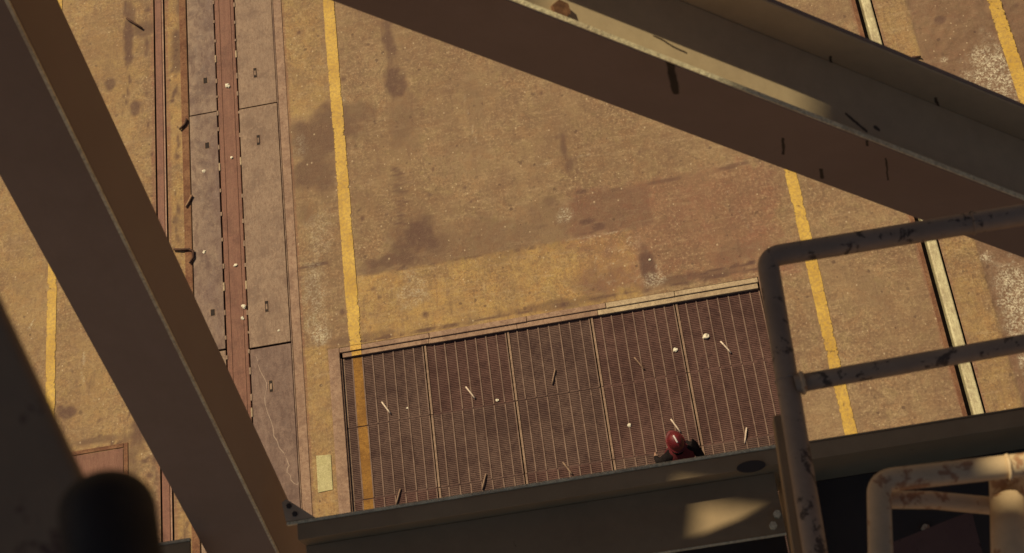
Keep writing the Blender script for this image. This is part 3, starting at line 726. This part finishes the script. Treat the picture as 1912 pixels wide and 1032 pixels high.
# guard rail frame: bent tube with a lower rail and a flat bar beside its post
gr = tag(empty('guard_rail', (.22, .475, 15.6)), 'flaking dark tube guard rail with a rounded corner and one thinner lower rail', 'guard rail')
TR_ = .0197
pts = fillet([(1.5, 1.022, 15.655), (.249, 1.037, 15.637), (.212, .40, 15.72), (.206, .30, 15.73)], .027, 8)
link('bent_tube', tube_me('bent_tube', pts, TR_, 24), M['pipe'], gr)
link('lower_rail', tube_me('lower_rail', [(.245, .772, 15.683), (.8, .785, 15.672), (1.5, .790, 15.665)], .0158, 20), M['pipe'], gr)
def weld(parent, c, axis, r1, r2, mat):
    axis = Vector(axis).normalized(); a_ = axis.orthogonal().normalized(); b_ = axis.cross(a_)
    ring = [Vector(c) + (a_ * math.cos(t) + b_ * math.sin(t)) * r1 for t in np.linspace(0, math.tau, 25)]
    link('weld_bead', tube_me('weld_bead', ring, r2, 8, [r2 * random.uniform(.75, 1.2) for _ in ring]), mat, parent)
weld(gr, (.2575, .7723, 15.6827), (1, .02, -.02), .0165, .0042, M['pipe_pale'])
weld(gr, (.80, .785, 15.672), (1, 0, 0), .0160, .0022, M['pipe'])
weld(gr, (.62, 1.0327, 15.642), (1, -.012, .013), TR_ + .0005, .0024, M['pipe'])
weld(gr, (.2345, .785, 15.6695), (.06, 1, -.13), TR_ + .0005, .0022, M['pipe'])
bm = bmesh.new(); add_obox(bm, (.212, .74, 15.630), (.184, .30, 15.675), Vector((1, 0, 0)), Vector((0, 0, 1)), -.010, .009, -.05, 0); bevel(bm, .002)
link('flat_bar', bm_mesh(bm, 'flat_bar'), M['beam'], gr)
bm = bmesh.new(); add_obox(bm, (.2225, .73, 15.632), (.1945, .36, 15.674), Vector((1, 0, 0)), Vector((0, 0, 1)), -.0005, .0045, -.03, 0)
link('edge_bead', bm_mesh(bm, 'edge_bead'), M['edge'], gr)  # sunlit sliver beside the post, painted pale

# small handrail hoop in the lower right corner
hr = tag(empty('handrail_hoop', (.3, .4, 15.85)), 'small pale peeling handrail hoop in the lower right corner', 'handrail')
pts = fillet([(.90, .505, 15.885), (.321, .542, 15.845), (.262, .30, 15.95)], .026, 8)
link('hoop_tube', tube_me('hoop_tube', pts, .0180, 24), M['pipe_pale'], hr)
link('lower_tube', tube_me('lower_tube', [(.322, .520, 15.815), (.40, .512, 15.795), (.60, .470, 15.755), (.9, .42, 15.70)], .0140, 20), M['pipe_pale'], hr)
link('post_tube', tube_me('post_tube', [(.520, .522, 15.800), (.476, .38, 15.862), (.43, .25, 15.93)], .027, 24), M['pipe_pale'], hr)

weld(hr, (.513, .528, 15.859), (1, -.06, .07), .0185, .0028, M['pipe_pale'])
# near things at the lower left, out of focus
NEAR = Vector((0, 0, H))
def near(p, k=.62): return NEAR + (Vector(p) - NEAR) * k
nb = tag(empty('near_girder', (-.34, .25, 17.2)), 'blurred dark rust-spotted girder edge at the lower left corner', 'steel girder')
n1, n2 = near((-.625, .72, 16.955)), near((-.46, .18, 16.69))
na = (n2 - n1).normalized(); nn = Vector((ROT[2])).cross(na).normalized()
if nn.x > 0: nn = -nn
nv = na.cross(nn)
bm = bmesh.new(); add_obox(bm, n1, n2, nn, nv, 0, .18, -.006, .006); bevel(bm, .005, 3)
link('girder_plate', bm_mesh(bm, 'girder_plate'), mat_paint('dark_girder_paint', (.22, .150, .088), (.28, .195, .115), chips=(.08, .038, .026), chip_amt=.56, sc=5.0), nb)
bm = bmesh.new(); add_obox(bm, n1, n2, nn, nv, .18, .188, -.06, .012)
link('girder_rib', bm_mesh(bm, 'girder_rib'), M['black'], nb)
kp = tag(empty('rubber_grip', (-.24, .12, 17.4)), 'blurred black round-ended rubber grip at the lower left corner', 'grip')
k1, k2 = near((-.398, .298, 17.070)), near((-.378, .165, 17.082))
kd = (k1 - k2).normalized(); rad = .0345 * .62
prof = [(k2 + kd * 0, rad)] + [(k1 + kd * rad * math.sin(t) * .85 , rad * max(math.cos(t), .02)) for t in np.linspace(0, math.pi / 2, 9)]
link('grip_body', tube_me('grip_body', [p for p, _ in prof], rad, 28, [q for _, q in prof]), M['rubber'], kp)
link('grip_stem', tube_me('grip_stem', [k2 + kd * .01, k2 - kd * .08], .014, 16), M['black'], kp)

# unseen deck added overhead to shade the steelwork; openings shaped for the sun patches
DZ = 19.6
dk = tag(empty('added_shade_deck', (0, 3.6, DZ)), 'added steel sheet, unseen above the camera, shading the braces', 'shade deck')
dk.rotation_euler = (0, 0, math.atan2(ax.y, ax.x))
dr = Matrix.Rotation(-math.atan2(ax.y, ax.x), 4, 'Z')
def to_deck(p):
    p = Vector(p); q = p + SUN * ((DZ - p.z) / SUN.z)
    return dr @ (q - Vector((0, 3.6, DZ)))
def sun_opening(pts, grow):  # gap in the added deck that drops sun onto the given points
    q = [to_deck(p) for p in pts]
    return (min(v.x for v in q) - grow, max(v.x for v in q) + grow, min(v.y for v in q) - grow, max(v.y for v in q) + grow)
wz = -bu * (FW / 2)
holes = []
w0, w1 = BR1 + ax * .07 + wz, BR1 + ax * .56 + wz
holes.append(sun_opening([w0 - bn * .01, w1 + bn * .20, BR1 - ax * .14 - bn * .01, BR1 + ax * .46], .012))
holes.append(sun_opening([(.03, .878, 14.12), (.27, .946, 14.12)], .0))
holes.append(sun_opening([(.47, .515, 15.88), (.75, .535, 15.89)], .012))
gx = sorted({-8.5, 4.5} | {h[0] for h in holes} | {h[1] for h in holes}); gy = sorted({-3.2, 5.2} | {h[2] for h in holes} | {h[3] for h in holes})
bm = bmesh.new()
for a, b in zip(gx, gx[1:]):
    for c_, e_ in zip(gy, gy[1:]):
        mx_, my_ = (a + b) / 2, (c_ + e_) / 2
        if not any(h[0] < mx_ < h[1] and h[2] < my_ < h[3] for h in holes): add_box(bm, a, b, c_, e_, 0, .02)
bmesh.ops.remove_doubles(bm, verts=bm.verts, dist=1e-5)
link('deck_plate', bm_mesh(bm, 'deck_plate'), M['deck'], dk, (0, 0, 0))
for y in (-3.1, 5.1):
    link('shade_deck_beam', box_me('shade_deck_beam', -8.5, 4.5, y - .08, y + .08, -.3, -.002), M['beam'], dk, (0, 0, 0))

# ------------------------------------------------------------------ the person on the grating
def make_person(loc):
    P_ = tag(empty('person', loc), 'person in a red hard hat and dark work clothes walking on the grating', 'person')
    J = {}; E_ = []; V = []; Rd = []
    def v(n, co, r_, frm=None):
        J[n] = len(V); V.append(co); Rd.append(r_)
        if frm: E_.append((J[frm], J[n]))
    v('pelvis', (0, 0, .95), (.155, .125)); v('waist', (0, .01, 1.10), (.145, .11), 'pelvis'); v('chest', (0, .03, 1.32), (.175, .13), 'waist')
    v('neck0', (0, .045, 1.46), (.085, .085), 'chest'); v('neck', (0, .06, 1.52), (.058, .062), 'neck0'); v('jaw', (0, .085, 1.575), (.066, .085), 'neck')
    v('head', (0, .085, 1.66), (.077, .098), 'jaw'); v('crown', (0, .08, 1.74), (.055, .07), 'head')
    for s_, n in ((-1, 'l'), (1, 'r')):
        fw = .16 * s_
        v('sh' + n, (.17 * s_, .03, 1.41), (.075, .075), 'chest'); v('ua' + n, (.225 * s_, .0 - fw * .4, 1.27), (.058, .058), 'sh' + n)
        v('el' + n, (.245 * s_, -.02 - fw * .9, 1.11), (.047, .047), 'ua' + n); v('wr' + n, (.225 * s_, .07 - fw * 1.1, .88), (.032, .034), 'el' + n)
        v('pa' + n, (.218 * s_, .095 - fw * 1.15, .80), (.020, .040), 'wr' + n)
        for k, (dy, ln_) in enumerate(((-.030, .070), (-.010, .082), (.010, .078), (.030, .060))):
            b = 'f%d%s' % (k, n); y = .105 - fw * 1.15 + dy
            v(b + 'a', (.216 * s_, y, .765), (.0095, .0095), 'pa' + n)
            v(b + 'b', (.210 * s_, y + .006, .765 - ln_ * .5), (.0088, .0088), b + 'a'); v(b + 'c', (.198 * s_, y + .010, .765 - ln_), (.0078, .0078), b + 'b')
        v('t' + n + 'a', (.206 * s_, .135 - fw * 1.15, .815), (.011, .011), 'pa' + n); v('t' + n + 'b', (.196 * s_, .158 - fw * 1.15, .775), (.009, .009), 't' + n + 'a')
        v('hip' + n, (.095 * s_, 0, .88), (.105, .105), 'pelvis'); v('kn' + n, (.10 * s_, .02 + fw * 1.0, .49), (.066, .066), 'hip' + n)
        v('ca' + n, (.10 * s_, -.01 + fw * .95, .34), (.058, .058), 'kn' + n); v('an' + n, (.10 * s_, -.04 + fw * 1.2, .10), (.043, .043), 'ca' + n)
        v('ft' + n, (.105 * s_, .05 + fw * 1.2, .045), (.045, .04), 'an' + n); v('to' + n, (.11 * s_, .14 + fw * 1.2, .035), (.04, .032), 'ft' + n)
    me = bpy.data.meshes.new('body'); me.from_pydata(V, E_, []); me.update()
    o = bpy.data.objects.new('body_src', me); COL.objects.link(o)
    md = o.modifiers.new('skin', 'SKIN'); md.use_smooth_shade = True
    sd = me.skin_vertices[0].data
    for i, rr_ in enumerate(Rd): sd[i].radius = rr_
    sd[0].use_root = True
    o.modifiers.new('sub', 'SUBSURF').levels = 2; o.modifiers['sub'].render_levels = 2
    bpy.context.view_layer.update()
    ev = o.evaluated_get(bpy.context.evaluated_depsgraph_get())
    bmsh = bpy.data.meshes.new_from_object(ev); bpy.data.objects.remove(o)
    bmsh.name = 'body'; bmsh.materials.clear()
    cloth = mat_rust('dark_work_cloth', (.012, .009, .009), (.018, .013, .012), (.008, .006, .006), 9, .9)
    skin = mat_rust('skin', (.34, .19, .12), (.38, .215, .14), (.30, .165, .105), 9, .6)
    boot = mat_rust('boot_leather', (.02, .014, .011), (.03, .02, .015), (.012, .009, .008), 9, .6)
    cloth.node_tree.nodes['Principled BSDF'].inputs['Specular IOR Level'].default_value = .08
    for m_ in (cloth, skin, boot): bmsh.materials.append(m_)
    for p in bmsh.polygons:
        c_ = p.center
        p.material_index = 1 if (c_.z > 1.50 and abs(c_.x) < .14) or (abs(c_.x) > .15 and c_.z < .845) else (2 if c_.z < .12 else 0)
    link('body', bmsh, None, P_, (0, 0, 0))
    # jacket yoke, collar
    red = mat_rust('dark_red_jacket', (.085, .008, .010), (.11, .011, .013), (.10, .010, .012), 8, .85)
    bm = bmesh.new()
    rings = [(1.02, .185, .150, 0), (1.15, .182, .145, .005), (1.30, .205, .158, .02), (1.40, .195, .135, .03), (1.465, .115, .105, .042), (1.50, .080, .085, .05)]
    prev = None
    for z, a, b, oy in rings:
        ring = [bm.verts.new((a * math.cos(t), oy + b * math.sin(t), z)) for t in np.linspace(0, math.tau, 28, endpoint=False)]
        if prev:
            for k in range(28): bm.faces.new((prev[k], prev[(k + 1) % 28], ring[(k + 1) % 28], ring[k]))
        prev = ring
    link('vest', bm_mesh(bm, 'vest', True), red, P_, (0, 0, 0))
    # face
    bm = bmesh.new()
    for sx in (-.031, .031): bmesh.ops.create_uvsphere(bm, u_segments=8, v_segments=6, radius=.013, matrix=Matrix.Translation((sx, .172, 1.645)))
    link('eyes', bm_mesh(bm, 'eyes', True), mat_rust('eye', (.5, .48, .45), (.5, .48, .45), (.05, .04, .03), 60, .3), P_, (0, 0, 0))
    bm = bmesh.new(); add_tube(bm, [(0, .176, 1.655), (0, .196, 1.625), (0, .203, 1.610), (0, .185, 1.603)], .012, 8, True, [.007, .011, .014, .010])
    link('nose', bm_mesh(bm, 'nose', True), skin, P_, (0, 0, 0))
    bm = bmesh.new(); add_tube(bm, [(-.026, .163, 1.572), (0, .176, 1.570), (.026, .163, 1.572)], .006, 8)
    link('mouth', bm_mesh(bm, 'mouth', True), mat_rust('lip', (.25, .09, .07), (.27, .10, .08), (.2, .07, .06), 9, .5), P_, (0, 0, 0))
    for sx in (-1, 1):
        bm = bmesh.new(); bmesh.ops.create_uvsphere(bm, u_segments=8, v_segments=6, radius=1, matrix=Matrix.Translation((sx * .082, .075, 1.635)) @ Matrix.Diagonal((.012, .020, .032, 1)))
        link('ear', bm_mesh(bm, 'ear', True), skin, P_, (0, 0, 0))
    # hard hat: dome, brim, centre ridge
    hat = NT('red_hard_hat_plastic'); hat = hat.fin(hat.mix(hat.mr(hat.noise(14, 4), .4, .65), (.075, .003, .005), (.12, .006, .008)), .6, 0, .35)
    bm = bmesh.new()
    prof = [(0, 1.0), (.16, .985), (.33, .94), (.5, .86), (.66, .745), (.8, .58), (.90, .40), (.965, .2), (1.0, 0.0), (1.07, -.035), (1.17, -.065), (1.17, -.10), (1.03, -.06)]
    prev = None
    for rr_, zz in prof:
        if rr_ == 0: top = bm.verts.new((0, .085, 1.675 + .135)); continue
        ring = []
        for t in np.linspace(0, math.tau, 32, endpoint=False):
            fr = 1.0 + (.13 * max(0, math.sin(t)) ** 2 if rr_ > 1.02 else 0)
            ring.append(bm.verts.new((0.098 * rr_ * math.cos(t), .085 + .122 * rr_ * fr * math.sin(t), 1.675 + .135 * zz)))
        if prev is None:
            for k in range(32): bm.faces.new((top, ring[k], ring[(k + 1) % 32]))
        else:
            for k in range(32): bm.faces.new((prev[k], ring[k], ring[(k + 1) % 32], prev[(k + 1) % 32]))
        prev = ring
    hh = link('hard_hat', bm_mesh(bm, 'hard_hat', True), hat, P_, (0, 0, 0))
    arc = [(0, .085 + .122 * 1.01 * math.sin(t), 1.675 + .135 * 1.02 * math.cos(t)) for t in np.linspace(-1.15, 1.15, 15)]
    link('hat_ridge', tube_me('hat_ridge', arc, .012, 8), hat, hh, (0, 0, 0))
    arc = [(0, .085 + .122 * 1.04 * math.sin(t), 1.675 + .135 * 1.05 * math.cos(t)) for t in np.linspace(-.45, .35, 9)]
    link('pale_stripe', tube_me('pale_stripe', arc, .011, 8), mat_rust('pale_tape', (.7, .6, .55), (.75, .65, .6), (.6, .5, .45), 20, .5), hh, (0, 0, 0))
    return P_
person = make_person((.215, 4.90, GZ))
person.rotation_euler = (0, 0, .35)

# ------------------------------------------------------------------ litter and twigs
def pebble(x, y, z, s_, label, mat, cat='litter', name='litter_scrap'):
    bm = bmesh.new(); bmesh.ops.create_icosphere(bm, subdivisions=2, radius=s_)
    for v_ in bm.verts:
        k = 1 + random.uniform(-.35, .35); v_.co = Vector((v_.co.x * k * 1.2, v_.co.y * k, v_.co.z * .45 * k))
    o = link(name, bm_mesh(bm, name), mat, None, (x, y, z + s_ * .35)); o.rotation_euler = (0, 0, random.random() * 3)
    tag(o, label, cat, 'pale scraps lying about'); return o
mw = mat_rust('pale_scrap', (.72, .62, .45), (.82, .74, .56), (.5, .4, .28), 30, .7)
for x, y, z, s_, lb in [
    (-5.74, 12.36, 0, .048, 'large pale scrap on the centre channel above the plate seam'),
    (-6.17, 10.90, .0, .034, 'white scrap on the left cover plate below its seam'),
    (-6.20, 9.52, .0, .034, 'pale scrap on the left cover plate near the bent twig'),
    (-5.63, 8.52, .0, .042, 'upper of the two bright scraps close together on the channel'),
    (-5.66, 8.34, .0, .032, 'lower of the two bright scraps close together on the channel'),
    (-5.73, 9.21, .0, .030, 'flat pale scrap on the channel above the pair of scraps'),
    (-5.72, 11.05, .0, .028, 'small pale scrap on the channel beside a locking key'),
    (-5.13, 8.05, .0, .022, 'tiny pale scrap on the right cover plate just above its lower seam'),
    (.86, 6.90, GZ, .055, 'crumpled white scrap on the right side of the grating'),
    (.42, 6.78, GZ, .038, 'round yellow-white scrap on the grating beside a panel joint'),
    (-.37, 5.82, GZ, .034, 'white scrap on the grating left of the person'),
    (-2.11, 6.48, GZ, .030, 'small white scrap on the grating near the second panel joint'),
    (-3.37, 6.58, GZ, .022, 'tiny white scrap on the leftmost grating panel'),
    (-3.87, 4.95, GZ, .026, 'white scrap at the foot of the orange line on the grating'),
    (.29, 8.16, .0, .022, 'glinting white scrap in the dark wet stain above the grating')]:
    pebble(x, y, z, s_ * .68, lb, mw)
mt_ = mat_rust('dark_twig', (.075, .035, .022), (.11, .055, .034), (.05, .025, .018), 12, .9)
mt2 = mat_rust('pale_stick', (.30, .17, .09), (.38, .22, .12), (.2, .1, .06), 12, .9)
def twig(pts, rad, label, mat):
    n = len(pts); pts = [Vector((x, y, .012 + rad)) for x, y in pts]
    o = link('twig', tube_me('twig', pts, rad, 8, [rad * (1 - .35 * i / n) for i in range(n)]), mat)
    tag(o, label, 'twig', 'twigs by the left rail')
twig([(-7.37, 13.99), (-7.28, 13.90), (-7.12, 13.74)], .022, 'dark stick lying across the concrete left of the rusty rail', mt_)
twig([(-6.41, 11.87), (-6.44, 11.78), (-6.53, 11.70)], .022, 'short dark twig beside the left cover plate seam', mt_)
twig([(-6.36, 10.50), (-6.40, 10.42), (-6.46, 10.32)], .020, 'straight pale-brown twig against the left cover plate edge', mt2)
twig([(-6.66, 9.64), (-6.55, 9.61), (-6.43, 9.60), (-6.36, 9.55), (-6.36, 9.45), (-6.42, 9.36)], .022, 'bent dark twig hooked over the left cover plate edge', mt_)
twig([(4.56, 10.63), (4.68, 10.62)], .018, 'short dark peg on the concrete right of the bright rail', mt_)

# small cover in the lower left corner
cv = tag(empty('floor_cover', (-8.0, 5.6, 0)), 'reddish brown steel floor cover set in the concrete at the lower left', 'floor cover')
link('cover_sheet', box_me('cover_sheet', -9.3, -7.47, 4.4, 6.66, -.02, .010, .004), M['channel'], cv)
link('cover_rim', box_me('cover_rim', -7.46, -7.40, 4.4, 6.73, -.02, .013, .004), M['rust_strip'], cv)
link('cover_rim', box_me('cover_rim', -9.3, -7.463, 6.67, 6.73, -.02, .013, .004), M['rust_strip'], cv)
